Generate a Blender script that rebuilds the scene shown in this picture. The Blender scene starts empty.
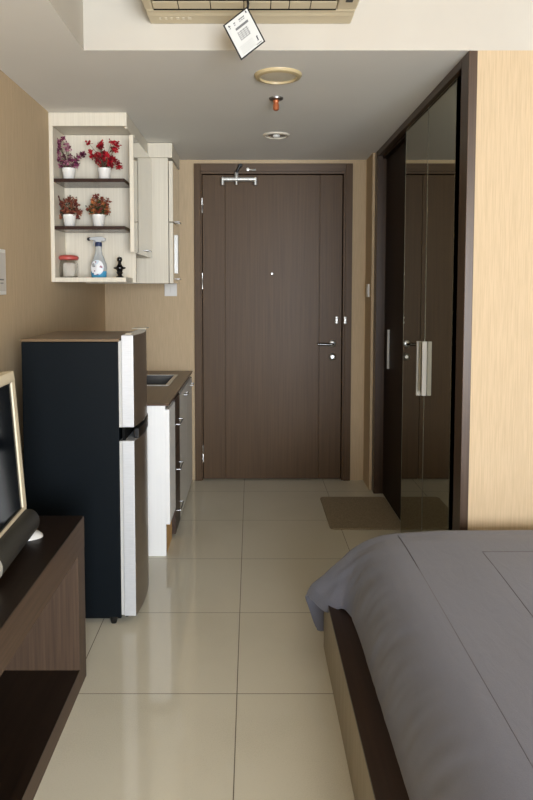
import bpy, bmesh, math, random
from mathutils import Vector, Matrix
random.seed(7)
S = bpy.context.scene
COL = S.collection
PI = math.pi

# ------------------------------------------------------------------ helpers
def link(o, parent=None):
    COL.objects.link(o)
    if parent is not None:
        o.parent = parent
        o.matrix_parent_inverse = Matrix.Translation(-Vector(parent.location))
    return o

def build(name, bm, mat, parent=None, smooth=False, bevel=0.0, seg=2, angle=40):
    me = bpy.data.meshes.new(name)
    bmesh.ops.recalc_face_normals(bm, faces=bm.faces)
    bm.to_mesh(me); bm.free()
    mats = mat if isinstance(mat, (list, tuple)) else [mat]
    for m in mats: me.materials.append(m)
    o = bpy.data.objects.new(name, me)
    link(o, parent)
    if bevel > 0:
        b = o.modifiers.new('bevel', 'BEVEL'); b.width = bevel; b.segments = seg
        b.limit_method = 'ANGLE'; b.angle_limit = math.radians(angle)
        b.harden_normals = False
    for p in me.polygons: p.use_smooth = bool(smooth)
    if smooth == 'auto':
        for p in me.polygons: p.use_smooth = True
        me.set_sharp_from_angle(angle=math.radians(angle))
    return o

def box(bm, x0, x1, y0, y1, z0, z1, mi=0):
    vs = [bm.verts.new(v) for v in ((x0,y0,z0),(x1,y0,z0),(x1,y1,z0),(x0,y1,z0),(x0,y0,z1),(x1,y0,z1),(x1,y1,z1),(x0,y1,z1))]
    for f in ((0,3,2,1),(4,5,6,7),(0,1,5,4),(1,2,6,5),(2,3,7,6),(3,0,4,7)):
        fc = bm.faces.new([vs[i] for i in f]); fc.material_index = mi
    return vs

def bx(name, dims, mat, parent=None, bevel=0.0, seg=2):
    bm = bmesh.new()
    if isinstance(dims[0], (int, float)): dims = [dims]
    for d in dims: box(bm, *d)
    return build(name, bm, mat, parent, bevel=bevel, seg=seg)

def prism(bm, pts, axis, a, b, mi=0):
    """extrude a closed 2D outline along axis from a to b"""
    def v(p, t):
        if axis == 'x': return (t, p[0], p[1])
        if axis == 'y': return (p[0], t, p[1])
        return (p[0], p[1], t)
    A = [bm.verts.new(v(p, a)) for p in pts]; B = [bm.verts.new(v(p, b)) for p in pts]
    n = len(pts)
    fs = [bm.faces.new(A), bm.faces.new(B[::-1])]
    for i in range(n): fs.append(bm.faces.new((A[i], B[i], B[(i+1)%n], A[(i+1)%n])))
    for f in fs: f.material_index = mi

def lathe(bm, prof, c, axis='z', n=32, mi=0):
    """prof: list (r, t) revolved around axis through c"""
    rings = []
    for r, t in prof:
        ring = []
        if r < 1e-6:
            p = {'z': (0,0,t), 'y': (0,t,0), 'x': (t,0,0)}[axis]
            ring = [bm.verts.new((c[0]+p[0], c[1]+p[1], c[2]+p[2]))]
        else:
            for i in range(n):
                a = 2*PI*i/n; u, w = r*math.cos(a), r*math.sin(a)
                p = {'z': (u,w,t), 'y': (u,t,w), 'x': (t,u,w)}[axis]
                ring.append(bm.verts.new((c[0]+p[0], c[1]+p[1], c[2]+p[2])))
        rings.append(ring)
    for A, B in zip(rings, rings[1:]):
        for i in range(n):
            j = (i+1) % n
            if len(A) == 1 and len(B) == 1: continue
            if len(A) == 1: f = bm.faces.new((A[0], B[i], B[j]))
            elif len(B) == 1: f = bm.faces.new((A[i], A[j], B[0]))
            else: f = bm.faces.new((A[i], A[j], B[j], B[i]))
            f.material_index = mi
    for R_ in (rings[0], rings[-1]):
        if len(R_) > 2:
            try: bm.faces.new(R_).material_index = mi
            except Exception: pass

def tube(bm, pts, r, n=10, mi=0, cap=True):
    pts = [Vector(p) for p in pts]
    rr = r if isinstance(r, (list, tuple)) else [r]*len(pts)
    rings = []; up = None
    for i, p in enumerate(pts):
        d = (pts[min(i+1, len(pts)-1)] - pts[max(i-1, 0)]).normalized()
        if up is None:
            up = Vector((0,0,1)) if abs(d.z) < .9 else Vector((1,0,0))
        s = d.cross(up).normalized(); up = s.cross(d).normalized()
        rings.append([bm.verts.new(p + rr[i]*(math.cos(2*PI*k/n)*s + math.sin(2*PI*k/n)*up)) for k in range(n)])
    for A, B in zip(rings, rings[1:]):
        for k in range(n): bm.faces.new((A[k], A[(k+1)%n], B[(k+1)%n], B[k])).material_index = mi
    if cap:
        bm.faces.new(rings[0][::-1]).material_index = mi; bm.faces.new(rings[-1]).material_index = mi

def thing(name, label, cat, loc=(0,0,0), group=None):
    o = bpy.data.objects.new(name, None); COL.objects.link(o); o.location = loc
    o.empty_display_size = .05
    o['label'] = label; o['category'] = cat
    if group: o['group'] = group
    return o

def tag(o, label, cat, group=None):
    o['label'] = label; o['category'] = cat
    if group: o['group'] = group
    return o

def struct(o): o['kind'] = 'structure'; return o

# ------------------------------------------------------------------ materials
def sr(c):   # sRGB 0-255 -> linear
    out = []
    for v in c:
        v /= 255.
        out.append(v/12.92 if v <= .04045 else ((v+.055)/1.055)**2.4)
    return tuple(out) + (1,)

def mat(name, col, rough=.5, metal=0., spec=.5, coat=0., coat_rough=.05, trans=0., ior=1.45, alpha=1., sheen=0.):
    m = bpy.data.materials.new(name); m.use_nodes = True
    b = m.node_tree.nodes['Principled BSDF']
    b.inputs['Base Color'].default_value = sr(col)
    b.inputs['Roughness'].default_value = rough
    b.inputs['Metallic'].default_value = metal
    b.inputs['Specular IOR Level'].default_value = spec
    b.inputs['Coat Weight'].default_value = coat
    b.inputs['Coat Roughness'].default_value = coat_rough
    b.inputs['Transmission Weight'].default_value = trans
    b.inputs['IOR'].default_value = ior
    b.inputs['Sheen Weight'].default_value = sheen
    return m

def nodes(m):
    nt = m.node_tree
    return nt, nt.nodes, nt.links, nt.nodes['Principled BSDF']

def noisy(name, c1, c2, scale=(8,8,8), detail=4, rough=.5, bump=0., bump_scale=None, lo=.35, hi=.65, **k):
    """two-tone noise colour in object space, stretched by scale; optional bump from same noise"""
    m = mat(name, c1, rough, **k); nt, N, L, B = nodes(m)
    tc = N.new('ShaderNodeTexCoord'); mp = N.new('ShaderNodeMapping')
    mp.inputs['Scale'].default_value = scale
    no = N.new('ShaderNodeTexNoise'); no.inputs['Scale'].default_value = 1.; no.inputs['Detail'].default_value = detail
    ra = N.new('ShaderNodeValToRGB')
    ra.color_ramp.elements[0].position = lo; ra.color_ramp.elements[0].color = sr(c1)
    ra.color_ramp.elements[1].position = hi; ra.color_ramp.elements[1].color = sr(c2)
    L.new(tc.outputs['Object'], mp.inputs['Vector']); L.new(mp.outputs[0], no.inputs['Vector'])
    L.new(no.outputs['Fac'], ra.inputs['Fac']); L.new(ra.outputs['Color'], B.inputs['Base Color'])
    if bump:
        bp = N.new('ShaderNodeBump'); bp.inputs['Strength'].default_value = bump; bp.inputs['Distance'].default_value = .001
        L.new(no.outputs['Fac'], bp.inputs['Height']); L.new(bp.outputs[0], B.inputs['Normal'])
    return m

def wood(name, c1, c2, along, rough=.4, spec=.5, fine=130., bump=.15, coat=0., coat_rough=.2):
    s = {'x': (2.2, fine, fine), 'y': (fine, 2.2, fine), 'z': (fine, fine, 2.2)}[along]
    return noisy(name, c1, c2, s, 5, rough, bump, lo=.3, hi=.7, spec=spec, coat=coat, coat_rough=coat_rough)

WALLPAPER = noisy('woven_wallpaper', (186,165,134), (198,176,144), (330,330,9), 3, .75, .2, spec=.25, lo=.35, hi=.65)
PAINT = noisy('ceiling_paint_dimmed', (188,182,171), (192,187,176), (3,3,3), 3, .8, spec=.2)  # same white ceiling paint, colour darkened to offset strong window light
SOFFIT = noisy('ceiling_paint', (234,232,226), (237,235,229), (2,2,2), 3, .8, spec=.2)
D1, D2 = (78,58,38), (90,69,47)
DOORWOOD_V = wood('brown_veneer_vertical', D1, D2, 'z', .46, .3)
DOORWOOD_H = wood('brown_veneer_horizontal', D1, D2, 'x', .42, .4)
FRAMEWOOD = wood('dark_frame_veneer', (64,49,37), (80,63,49), 'z', .32, .5)
FRAMEWOOD_Y = wood('dark_frame_veneer_head', (64,49,37), (80,63,49), 'y', .32, .5)
DARKDOOR = wood('very_dark_veneer', (30,18,9), (37,23,13), 'z', .55, .2)
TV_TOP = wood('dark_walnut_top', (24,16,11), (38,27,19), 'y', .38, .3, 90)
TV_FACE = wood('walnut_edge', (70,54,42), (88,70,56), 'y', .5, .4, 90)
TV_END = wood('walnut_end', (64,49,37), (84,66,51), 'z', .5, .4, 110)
BLACK = mat('black_plastic', (14,14,15), .35)
BLACKMATTE = mat('black_matte', (8,8,8), .8, spec=.2)
CHROME = mat('chrome', (150,150,150), .38, 1.)
STEEL = mat('brushed_steel', (190,190,188), .3, 1.)
ALU = mat('satin_aluminium', (205,205,200), .35, .6)
CREAM = wood('cream_laminate', (212,204,186), (224,217,200), 'z', .45, .35, 120, .08)
CREAM_GLOSS = mat('cream_gloss_front', (196,190,170), .08, coat=1., coat_rough=.03)
WHITE_LAM = wood('white_laminate', (242,242,240), (247,247,245), 'z', .4, .35, 120, .05)
WHITE_PLASTIC = mat('white_plastic', (228,226,220), .35)
IVORY = mat('ivory_plastic', (216,203,172), .4)
IVORY_LIGHT = mat('ivory_trim', (232,222,198), .35)

def tile_material():
    m = mat('polished_porcelain_tile', (186,177,153), .07, spec=.6); nt, N, L, B = nodes(m)
    tc = N.new('ShaderNodeTexCoord'); sx = N.new('ShaderNodeSeparateXYZ'); L.new(tc.outputs['Object'], sx.inputs[0])
    def line(out, off, sp):
        a = N.new('ShaderNodeMath'); a.operation = 'ADD'; a.inputs[1].default_value = -off + sp*20
        d = N.new('ShaderNodeMath'); d.operation = 'PINGPONG'; d.inputs[1].default_value = sp/2
        L.new(out, a.inputs[0]); L.new(a.outputs[0], d.inputs[0])
        c = N.new('ShaderNodeMath'); c.operation = 'LESS_THAN'; c.inputs[1].default_value = .0016
        L.new(d.outputs[0], c.inputs[0]); return c.outputs[0]
    gx = line(sx.outputs[0], -.047, .558); gy = line(sx.outputs[1], 2.146, .56)
    mx = N.new('ShaderNodeMath'); mx.operation = 'MAXIMUM'; L.new(gx, mx.inputs[0]); L.new(gy, mx.inputs[1])
    no = N.new('ShaderNodeTexNoise'); no.inputs['Scale'].default_value = 2.2; no.inputs['Detail'].default_value = 6
    no2 = N.new('ShaderNodeTexNoise'); no2.inputs['Scale'].default_value = 260; no2.inputs['Detail'].default_value = 2
    L.new(tc.outputs['Object'], no.inputs['Vector']); L.new(tc.outputs['Object'], no2.inputs['Vector'])
    ad = N.new('ShaderNodeMath'); ad.operation = 'ADD'; L.new(no.outputs['Fac'], ad.inputs[0]); L.new(no2.outputs['Fac'], ad.inputs[1])
    ra = N.new('ShaderNodeValToRGB'); ra.color_ramp.elements[0].position = .7; ra.color_ramp.elements[0].color = sr((206,200,180))
    ra.color_ramp.elements[1].position = 1.3; ra.color_ramp.elements[1].color = sr((215,209,190))
    L.new(ad.outputs[0], ra.inputs['Fac'])
    mi = N.new('ShaderNodeMix'); mi.data_type = 'RGBA'
    L.new(mx.outputs[0], mi.inputs['Factor']); L.new(ra.outputs['Color'], mi.inputs['A']); mi.inputs['B'].default_value = sr((112,103,86))
    L.new(mi.outputs['Result'], B.inputs['Base Color'])
    r2 = N.new('ShaderNodeMapRange'); r2.inputs['To Min'].default_value = .05; r2.inputs['To Max'].default_value = .6
    L.new(mx.outputs[0], r2.inputs['Value']); L.new(r2.outputs[0], B.inputs['Roughness'])
    return m
TILE = tile_material()

# ------------------------------------------------------------------ room
XL, YD, ZC, ZH = -1.020, 4.654, 2.244, 2.72
YB, XR, YN = 2.55, 2.45, -3.1
struct(bx('floor', (XL-.1, XR+.1, YN-.1, YD+.1, -.08, 0), TILE))
# ceiling: one continuous plastered ceiling with its dropped parts
bm = bmesh.new()
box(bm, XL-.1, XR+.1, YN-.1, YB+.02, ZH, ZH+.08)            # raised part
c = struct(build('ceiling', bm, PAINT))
bm = bmesh.new()
box(bm, XL-.1, .845, YB, YD+.1, ZC, ZC+.3)                  # lowered hall
box(bm, .845, XR+.1, YB+.0005, YD+.1, ZC, ZC+.3)
box(bm, XL-.1, -.626, YN-.1, YB, ZC, ZC+.3)                  # lowered strip by left wall
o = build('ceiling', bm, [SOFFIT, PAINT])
for p in o.data.polygons:                                    # vertical faces take the darkened copy that offsets the window light
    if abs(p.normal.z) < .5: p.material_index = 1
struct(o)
bm = bmesh.new(); box(bm, XL, XR+.1, YB+.0, YB+.03, ZC+.3, ZH)
struct(build('ceiling', bm, PAINT))
struct(bx('wall_left', (XL-.1, XL, YN-.1, YD+.1, 0, ZH), WALLPAPER))
struct(bx('wall_far', [(XL, -.384, YD, YD+.1, 0, ZC), (.692, 1.6, YD, YD+.1, 0, ZC), (-.384, .692, YD, YD+.1, 2.21, ZC)], WALLPAPER))
struct(bx('wall_hall_right', (.797, .90, 4.415, YD, 0, ZC), WALLPAPER))
struct(bx('wall_partition', [(.848, XR+.1, YB, YB+.09, 0, ZC), (.905, .95, YB+.09, YD, 0, ZC)], WALLPAPER))
struct(bx('wall_right', (XR, XR+.1, YN-.1, YB, 0, ZH), WALLPAPER))
WX0, WX1, WZ0, WZ1 = .1, 2.35, .10, 2.25
struct(bx('wall_near', [(XL, WX0, YN-.1, YN, 0, ZH), (WX1, XR, YN-.1, YN, 0, ZH), (WX0, WX1, YN-.1, YN, 0, WZ0), (WX0, WX1, YN-.1, YN, WZ1, ZH)], WALLPAPER))
w = struct(bx('window_1', [(WX0, WX0+.05, YN-.08, YN-.02, WZ0, WZ1), (WX1-.05, WX1, YN-.08, YN-.02, WZ0, WZ1), (WX0, WX1, YN-.08, YN-.02, WZ0, WZ0+.05),
      (WX0, WX1, YN-.08, YN-.02, WZ1-.05, WZ1), (1.20, 1.25, YN-.08, YN-.02, WZ0, WZ1)], WHITE_PLASTIC))

# ------------------------------------------------------------------ entrance door
FY = YD
d = bpy.data.objects.new('door_1', None); COL.objects.link(d); d.location = (.14, YD, 0); struct(d)
FX0, FX1, FZ = -.393, .701, 2.217
LX0, LX1, LZ = -.336, .634, 2.142
bm = bmesh.new()
box(bm, FX0, LX0-.012, FY-.022, FY+.09, 0, FZ)
box(bm, LX1+.020, FX1, FY-.022, FY+.09, 0, FZ)
box(bm, LX0-.014, LX0-.004, FY-.010, FY+.09, 0, LZ+.01); box(bm, LX1+.006, LX1+.022, FY-.010, FY+.09, 0, LZ+.01)
build('door_frame', bm, DOORWOOD_V, d, bevel=.002)
bm = bmesh.new()
box(bm, LX0-.012, LX1+.020, FY-.0219, FY+.09, LZ+.022, FZ-.0002)
box(bm, LX0-.012, LX1+.020, FY-.010, FY+.09, LZ+.006, LZ+.024)
build('head_casing', bm, DOORWOOD_H, d, bevel=.002)
bm = bmesh.new()
for a, b in ((LX0, -.1825), (-.1775, .4745), (.4795, LX1)):
    box(bm, a, b, FY+.002, FY+.042, .008, LZ)
box(bm, LX0+.001, LX1-.001, FY+.012, FY+.04, .009, LZ-.001)
build('door_leaf', bm, DOORWOOD_V, d, bevel=.0012)
bx('back_panel', (LX0-.05, LX1+.05, FY+.05, FY+.095, 0, LZ+.03), BLACKMATTE, d)
for z0, z1 in ((1.882,1.984), (1.356,1.467), (.13,.252)):
    bm = bmesh.new(); lathe(bm, [(0,z0),(.006,z0),(.006,(z0+z1)/2-.001),(.0055,(z0+z1)/2),(.006,(z0+z1)/2+.001),(.006,z1),(0,z1)], (LX0-.003, FY-.004, 0), n=12)
    build('hinge', bm, STEEL, d, smooth='auto')
# lever handle
hx, hz = .572, .972
bm = bmesh.new(); lathe(bm, [(0,-.012),(.020,-.012),(.026,-.008),(.026,.002),(0,.002)], (hx, FY, hz), 'y')
h = build('handle_rosette', bm, STEEL, d, smooth='auto')
bm = bmesh.new(); tube(bm, [(hx,FY-.006,hz),(hx,FY-.045,hz),(hx-.012,FY-.055,hz),(hx-.06,FY-.055,hz),(hx-.108,FY-.053,hz)], [.0085,.0085,.009,.008,.007], 12)
build('lever', bm, mat('dark_chrome', (92,92,92), .2, 1.), h, smooth='auto')
bm = bmesh.new(); lathe(bm, [(0,-.010),(.011,-.010),(.013,-.014),(.020,-.012),(.026,-.006),(.026,.002),(0,.002)], (hx, FY, .880), 'y')
build('lock_cylinder', bm, STEEL, d, smooth='auto')
bm = bmesh.new(); lathe(bm, [(0,-.006),(.005,-.006),(.008,-.002),(.008,.003),(0,.003)], (.146, FY, 1.462), 'y', 16)
build('peephole', bm, STEEL, d, smooth='auto')
for x, yy in ((.600, FY+.002), (.656, FY-.022)):
    bm = bmesh.new()
    lathe(bm, [(0,-.012),(.009,-.010),(.011,-.004),(.011,.001),(0,.001)], (x, yy, 1.155), 'y', 14)
    lathe(bm, [(0,-.012),(.009,-.010),(.011,-.004),(.011,.001),(0,.001)], (x, yy, 1.122), 'y', 14)
    box(bm, x-.006, x+.006, yy-.006, yy, 1.122, 1.155)
    build('guard_plate', bm, ALU, d, smooth='auto')
# door limiter / closer over the leaf
bm = bmesh.new()
tube(bm, [(-.195, FY-.03, 2.108), (.030, FY-.03, 2.108)], .015, 12)
build('closer_bar', bm, ALU, d, smooth='auto')
for x in (-.195, .030):
    bm = bmesh.new(); tube(bm, [(x, FY-.032, 2.118), (x, FY-.032, 2.068)], .012, 10); box(bm, x-.006, x+.006, FY-.03, FY+.003, 2.084, 2.098)
    build('closer_bracket', bm, ALU, d, smooth='auto')
bm = bmesh.new()
lathe(bm, [(0,2.115),(.013,2.115),(.014,2.15),(.010,2.158),(0,2.158)], (-.100, FY-.034, 0), n=16)
lathe(bm, [(0,2.070),(.008,2.070),(.008,2.095),(0,2.095)], (-.100, FY-.034, 0), n=12)
build('closer_pivot', bm, ALU, d, smooth='auto')
bm = bmesh.new(); tube(bm, [(-.100, FY-.04, 2.15), (-.078, FY-.045, 2.195)], .009, 10)
lathe(bm, [(0,-.05),(.012,-.05),(.015,-.03),(.012,-.018),(0,-.018)], (-.072, FY, 2.200), 'y', 14)
build('closer_arm', bm, BLACK, d, smooth='auto')
bm = bmesh.new(); lathe(bm, [(0,-.038),(.011,-.036),(.012,-.022),(0,-.021)], (-.022, FY, 2.175), 'y', 14)
tube(bm, [(-.012, FY-.03, 2.174), (.012, FY-.03, 2.17), (.034, FY-.03, 2.172)], [.004,.0055,.007], 8)
build('closer_latch', bm, ALU, d, smooth='auto')

# ------------------------------------------------------------------ switches on walls
def wall_plate(name, label, cat, facing, c, w, h, parts=2, group=None):
    """facing '-y' : plate on far wall; '-x' on right wall; '+x' on left wall"""
    t = thing(name, label, cat, c, group)
    def B(bm, u0, u1, z0, z1, d0, d1):
        if facing == '-y': box(bm, c[0]+u0, c[0]+u1, c[1]-d1, c[1]-d0, c[2]+z0, c[2]+z1)
        elif facing == '-x': box(bm, c[0]-d1, c[0]-d0, c[1]+u0, c[1]+u1, c[2]+z0, c[2]+z1)
        else: box(bm, c[0]+d0, c[0]+d1, c[1]+u0, c[1]+u1, c[2]+z0, c[2]+z1)
    bm = bmesh.new(); B(bm, -w/2, w/2, -h/2, h/2, 0, .009); build('cover_plate', bm, WHITE_PLASTIC, t, bevel=.002)
    for k in range(parts):
        a = -w*.36 + k*w*.72/parts
        bm = bmesh.new(); B(bm, a+.001, a+w*.72/parts-.001, -h*.3, h*.3, .004, .012); build('rocker', bm, WHITE_PLASTIC, t, bevel=.001)
    return t
wall_plate('light_switch', 'small white light switch on the tan wall left of the door, below the kitchen cabinets', 'light switch', '-y', (-.560, YD, 1.349), .086, .086)
wall_plate('light_switch', 'narrow white switch seen edge-on between the entrance door and wardrobe frame', 'light switch', '-x', (.797, 4.52, 1.345), .08, .088)
t = thing('wall_panel', 'white rectangular control panel on the left wall, cut by the photo edge', 'wall panel', (XL, 2.68, 1.42))
bx('panel_case', (XL, XL+.012, 2.60, 2.747, 1.330, 1.515), WHITE_PLASTIC, t, bevel=.003)
bx('panel_cover', (XL+.010, XL+.0145, 2.612, 2.735, 1.345, 1.500), mat('pale_grey_plastic', (205,200,192), .4), t, bevel=.002)
bm = bmesh.new(); box(bm, XL+.0135, XL+.0155, 2.660, 2.712, 1.388, 1.394); box(bm, XL+.0135, XL+.0155, 2.676, 2.706, 1.375, 1.379)
build('indicator_mark', bm, mat('mark_grey', (120,118,116), .5), t)

# ------------------------------------------------------------------ ceiling fittings
def disc_light():
    t = thing('ceiling_lamp', 'flat round beige ceiling lamp nearest the air conditioner', 'ceiling lamp', (.113, 2.835, ZC))
    bm = bmesh.new(); lathe(bm, [(.075,-.003),(.078,-.014),(.094,-.011),(.100,-.003),(.100,.002),(.075,.002)], (.113,2.835,ZC), n=48)
    build('trim_ring', bm, mat('beige_ring', (196,178,138), .4), t, smooth='auto')
    bm = bmesh.new(); lathe(bm, [(0,-.009),(.05,-.008),(.077,-.005),(.077,.0),(0,.0)], (.113,2.835,ZC), n=48)
    build('diffuser', bm, mat('beige_diffuser', (222,214,194), .5), t, smooth='auto')
disc_light()
t = thing('fire_sprinkler', 'small chrome fire sprinkler with copper-orange head under the hall ceiling', 'sprinkler', (.117, 3.169, ZC))
bm = bmesh.new(); lathe(bm, [(0,-.012),(.018,-.012),(.032,-.007),(.034,0),(.034,.002),(0,.002)], (.117,3.169,ZC), n=32)
build('escutcheon', bm, CHROME, t, smooth='auto')
bm = bmesh.new(); lathe(bm, [(0,-.058),(.008,-.058),(.014,-.052),(.014,-.030),(.011,-.024),(.014,-.018),(.014,-.010),(0,-.010)], (.117,3.169,ZC), n=20)
build('sprinkler_head', bm, mat('copper_orange', (186,108,68), .4, .4), t, smooth='auto')
t = thing('downlight', 'round recessed chrome downlight in the hall ceiling closest to the entrance door', 'downlight', (.147, 3.912, ZC))
bm = bmesh.new(); lathe(bm, [(.062,-.002),(.064,-.009),(.074,-.007),(.079,0),(.079,.001),(.062,.001)], (.147,3.912,ZC), n=40)
build('trim_ring', bm, mat('cream_ring', (222,214,196), .4), t, smooth='auto')
bm = bmesh.new()
prof = [(.063,-.004),(.050,-.0032),(.030,-.0025),(.0,-.002)]
lathe(bm, prof, (.147,3.912,ZC), n=40)
build('reflector', bm, mat('polished_reflector', (190,190,186), .25, 1.), t, smooth='auto')
bm = bmesh.new(); lathe(bm, [(0,-.016),(.012,-.014),(.020,-.008),(.022,-.002),(0,-.002)], (.147,3.912,ZC), n=24)
build('bulb', bm, mat('frosted_bulb', (240,240,235), .3), t, smooth='auto')

# ------------------------------------------------------------------ air conditioner
t = thing('air_conditioner', 'ivory split air conditioner mounted high on the white bulkhead', 'air conditioner', (0, YB, 2.34))
AX0, AX1 = -.375, .372
bm = bmesh.new()
lip = [(2.55,2.34),(2.47,2.338),(2.452,2.341),(2.428,2.341),(2.428,2.63),(2.55,2.63)]
prism(bm, lip, 'x', AX0, AX1)
build('casing', bm, IVORY, t, bevel=.006, seg=3, angle=60)
front = [(2.335,2.341),(2.318,2.352),(2.298,2.42),(2.305,2.60),(2.33,2.63),(2.427,2.63),(2.427,2.44),(2.335,2.44)]
bm = bmesh.new(); prism(bm, front, 'x', -.346, .302)
build('front_panel', bm, IVORY, t, bevel=.002)
cap = [(2.427,2.3415),(2.335,2.341),(2.316,2.352),(2.298,2.42),(2.305,2.60),(2.33,2.63),(2.427,2.63)]
for a, b in ((AX0-.002,-.3465), (.3025,AX1+.002)):
    bm = bmesh.new(); prism(bm, cap, 'x', a, b)
    build('end_cap', bm, IVORY, t, bevel=.006, seg=3, angle=60)
bx('outlet_lining', [(-.345,.301,2.3355,2.4265,2.405,2.4395), (-.345,.301,2.4215,2.4268,2.343,2.405)], BLACKMATTE, t)
xs = [-.345,-.255,-.142,-.025,.069,.134,.2085,.301]
for a, b in zip(xs, xs[1:]):
    bm = bmesh.new(); prism(bm, [(2.4195,2.3415),(2.4195,2.346),(2.371,2.349),(2.369,2.344)], 'x', a+.0015, b-.0015)
    build('air_flap', bm, IVORY, t, bevel=.001)
DV = mat('dark_vane', (120,112,92), .5)
for x in xs[1:-1] + [-.3,-.2,-.085,.022,.10,.17,.255]:
    bm = bmesh.new(); prism(bm, [(2.37,2.352),(2.37,2.40),(2.338,2.40),(2.338,2.350)], 'x', x-.002, x+.002)
    build('vertical_vane', bm, DV, t)
bx('seam_line', (-.345,.301,2.4198,2.4282,2.3405,2.3435), BLACKMATTE, t)
bx('indicator_window', (.326,.350,2.334,2.360,2.339,2.342), BLACK, t)
# raised wording strip (unreadable embossed) on the lower lip
bm = bmesh.new()
for i, (w_, g) in enumerate(((.010,0),(.012,0),(.009,0),(.014,0),(.012,0),(.016,0))):
    box(bm, -.335+i*.021, -.335+i*.021+w_*.8, 2.485, 2.505, 2.3372, 2.3392)
build('embossed_mark', bm, IVORY_LIGHT, t, bevel=.001)

# hanging card
def card():
    # corners in the hanging plane (x, z) at y = 2.33
    y = 2.325
    T = Vector((-.0115,0,2.3125)); Lf = Vector((-.0965,0,2.2460)); Bt = Vector((-.0325,0,2.1330)); R_ = Vector((.0483,0,2.1930))
    C_ = (T+Lf+Bt+R_)/4
    ex = (T-Lf+R_-Bt)/2; ey = (T-R_+Lf-Bt)/2
    w, h = ex.length, ey.length; ux = ex.normalized()
    uy = ey.normalized()
    t = thing('hanging_label_card', 'white black-edged paper label card dangling from the air conditioner', 'label card', (C_.x, y, C_.z))
    def q(bm, a0, a1, b0, b1, d0, d1):
        P = []
        for d_ in (d0, d1):
            for a, b in ((a0,b0),(a1,b0),(a1,b1),(a0,b1)):
                p = C_ + ux*a + uy*b; P.append(bm.verts.new((p.x, y-d_, p.z)))
        for f in ((0,1,2,3),(7,6,5,4),(0,4,5,1),(1,5,6,2),(2,6,7,3),(3,7,4,0)): bm.faces.new([P[i] for i in f])
    W, H = w/2, h/2
    bm = bmesh.new(); q(bm, -W, W, -H, H, 0, .0010); build('card_border', bm, BLACK, t, bevel=.0005)
    bm = bmesh.new(); q(bm, -W+.005, W-.005, -H+.005, H-.005, .0005, .0014); build('card_face', bm, mat('card_white', (200,201,198), .6), t)
    g = mat('print_grey', (105,105,106), .6); k = mat('print_black', (40,40,48), .6)
    bm = bmesh.new()
    for a in (-.038, -.018, .004, .012, .020):         # heading words
        q(bm, a, a+.007, H-.020, H-.016, .001, .0016); q(bm, a, a+.005, H-.026, H-.023, .001, .0016)
    q(bm, -.020, .032, H-.043, H-.035, .001, .0016)    # grey band
    for i in range(5): q(bm, -.020, .020+.002*(i%2), H-.054-i*.0062, H-.052-i*.0062, .001, .0016)
    for a in (-.020, -.008, .004, .016): q(bm, a, a+.0018, H-.080, H-.050, .001, .0016)
    for i in range(5): q(bm, -.036, .018, -H+.012+i*.006, -H+.0128+i*.006, .001, .0016)
    build('small_print', bm, g, t)
    bm = bmesh.new()
    q(bm, .031, .035, -H+.018, -H+.034, .001, .0017); q(bm, .035, .037, -H+.031, -H+.034, .001, .0017); q(bm, .029, .031, -H+.018, -H+.020, .001, .0017)
    build('printed_figure', bm, k, t)
    bm = bmesh.new(); q(bm, .020, .042, -H+.0085, -H+.0105, .001, .0017); build('printed_rule', bm, k, t)
    bm = bmesh.new(); q(bm, .0365, .0410, H-.015, H-.008, .001, .0017); build('printed_mark', bm, k, t)
    bm = bmesh.new(); q(bm, -.038, -.034, H-.019, H-.013, .001, .0017); build('printed_mark', bm, k, t)
    bm = bmesh.new(); tube(bm, [(T.x, y+.001, T.z-.008), (T.x+.002, y-.002, T.z+.006), (T.x-.002, 2.345, 2.350), (T.x-.002, 2.345, 2.362)], [.0035,.0045,.004,.003], 8)
    build('hanging_tie', bm, BLACK, t, smooth=True)
card()

# ------------------------------------------------------------------ kitchen wall cabinets
t = thing('open_display_cabinet', 'cream wall cabinet with open display shelves and crown band', 'wall cabinet', (-.82, 3.48, 1.39))
KX0, KX1, KY0, KY1 = XL, -.6425, 3.41, 3.63
bx('side_panel', (KX0, KX0+.020, KY0, KY1, 1.39, 2.174), CREAM, t, bevel=.001)
bx('back_panel', (KX0+.02, -.622, KY1-.02, KY1, 1.39, 2.174), CREAM, t)
bx('bottom_panel', (KX0+.02, KX1+.004, KY0+.0005, KY1-.02, 1.39, 1.413), CREAM, t, bevel=.001)
bx('crown_band', (KX0, -.627, KY0-.001, KY0+.018, 2.174, ZC-.003), CREAM, t, bevel=.001)
bx('top_panel', (KX0+.02, -.64, KY0+.018, KY1, 2.176, 2.19), CREAM, t)
for z in (1.895, 1.656):
    bx('shelf', (KX0+.020, KX1+.001, KY0-.001, KY1-.02, z, z+.018), wood('dark_shelf_veneer', (44,28,24), (60,40,34), 'x', .25, .5) if z == 1.895 else bpy.data.materials['dark_shelf_veneer'], t, bevel=.0015)
t = thing('hinged_wall_cabinet', 'cream wall cabinet with glossy door between the display shelves and the deeper cabinet', 'wall cabinet', (-.82, 3.85, 1.545))
bx('cabinet_body', (XL, -.6225, 3.631, 4.119, 1.545, 2.165), CREAM, t, bevel=.001)
bx('crown_band', (-.640, -.627, KY0+.0185, 4.10, 2.166, ZC-.003), CREAM, t, bevel=.001)
d_ = bx('cabinet_door', (-.620, -.600, 3.445, 4.065, 1.546, 2.136), CREAM_GLOSS, t, bevel=.0015)
bx('door_edge', (-.6205, -.5995, 3.440, 3.4465, 1.545, 2.137), CREAM, d_, bevel=.001)
bm = bmesh.new(); tube(bm, [(-.600,3.82,1.575),(-.586,3.82,1.575),(-.586,3.95,1.575),(-.600,3.95,1.575)], .003, 8)
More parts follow.
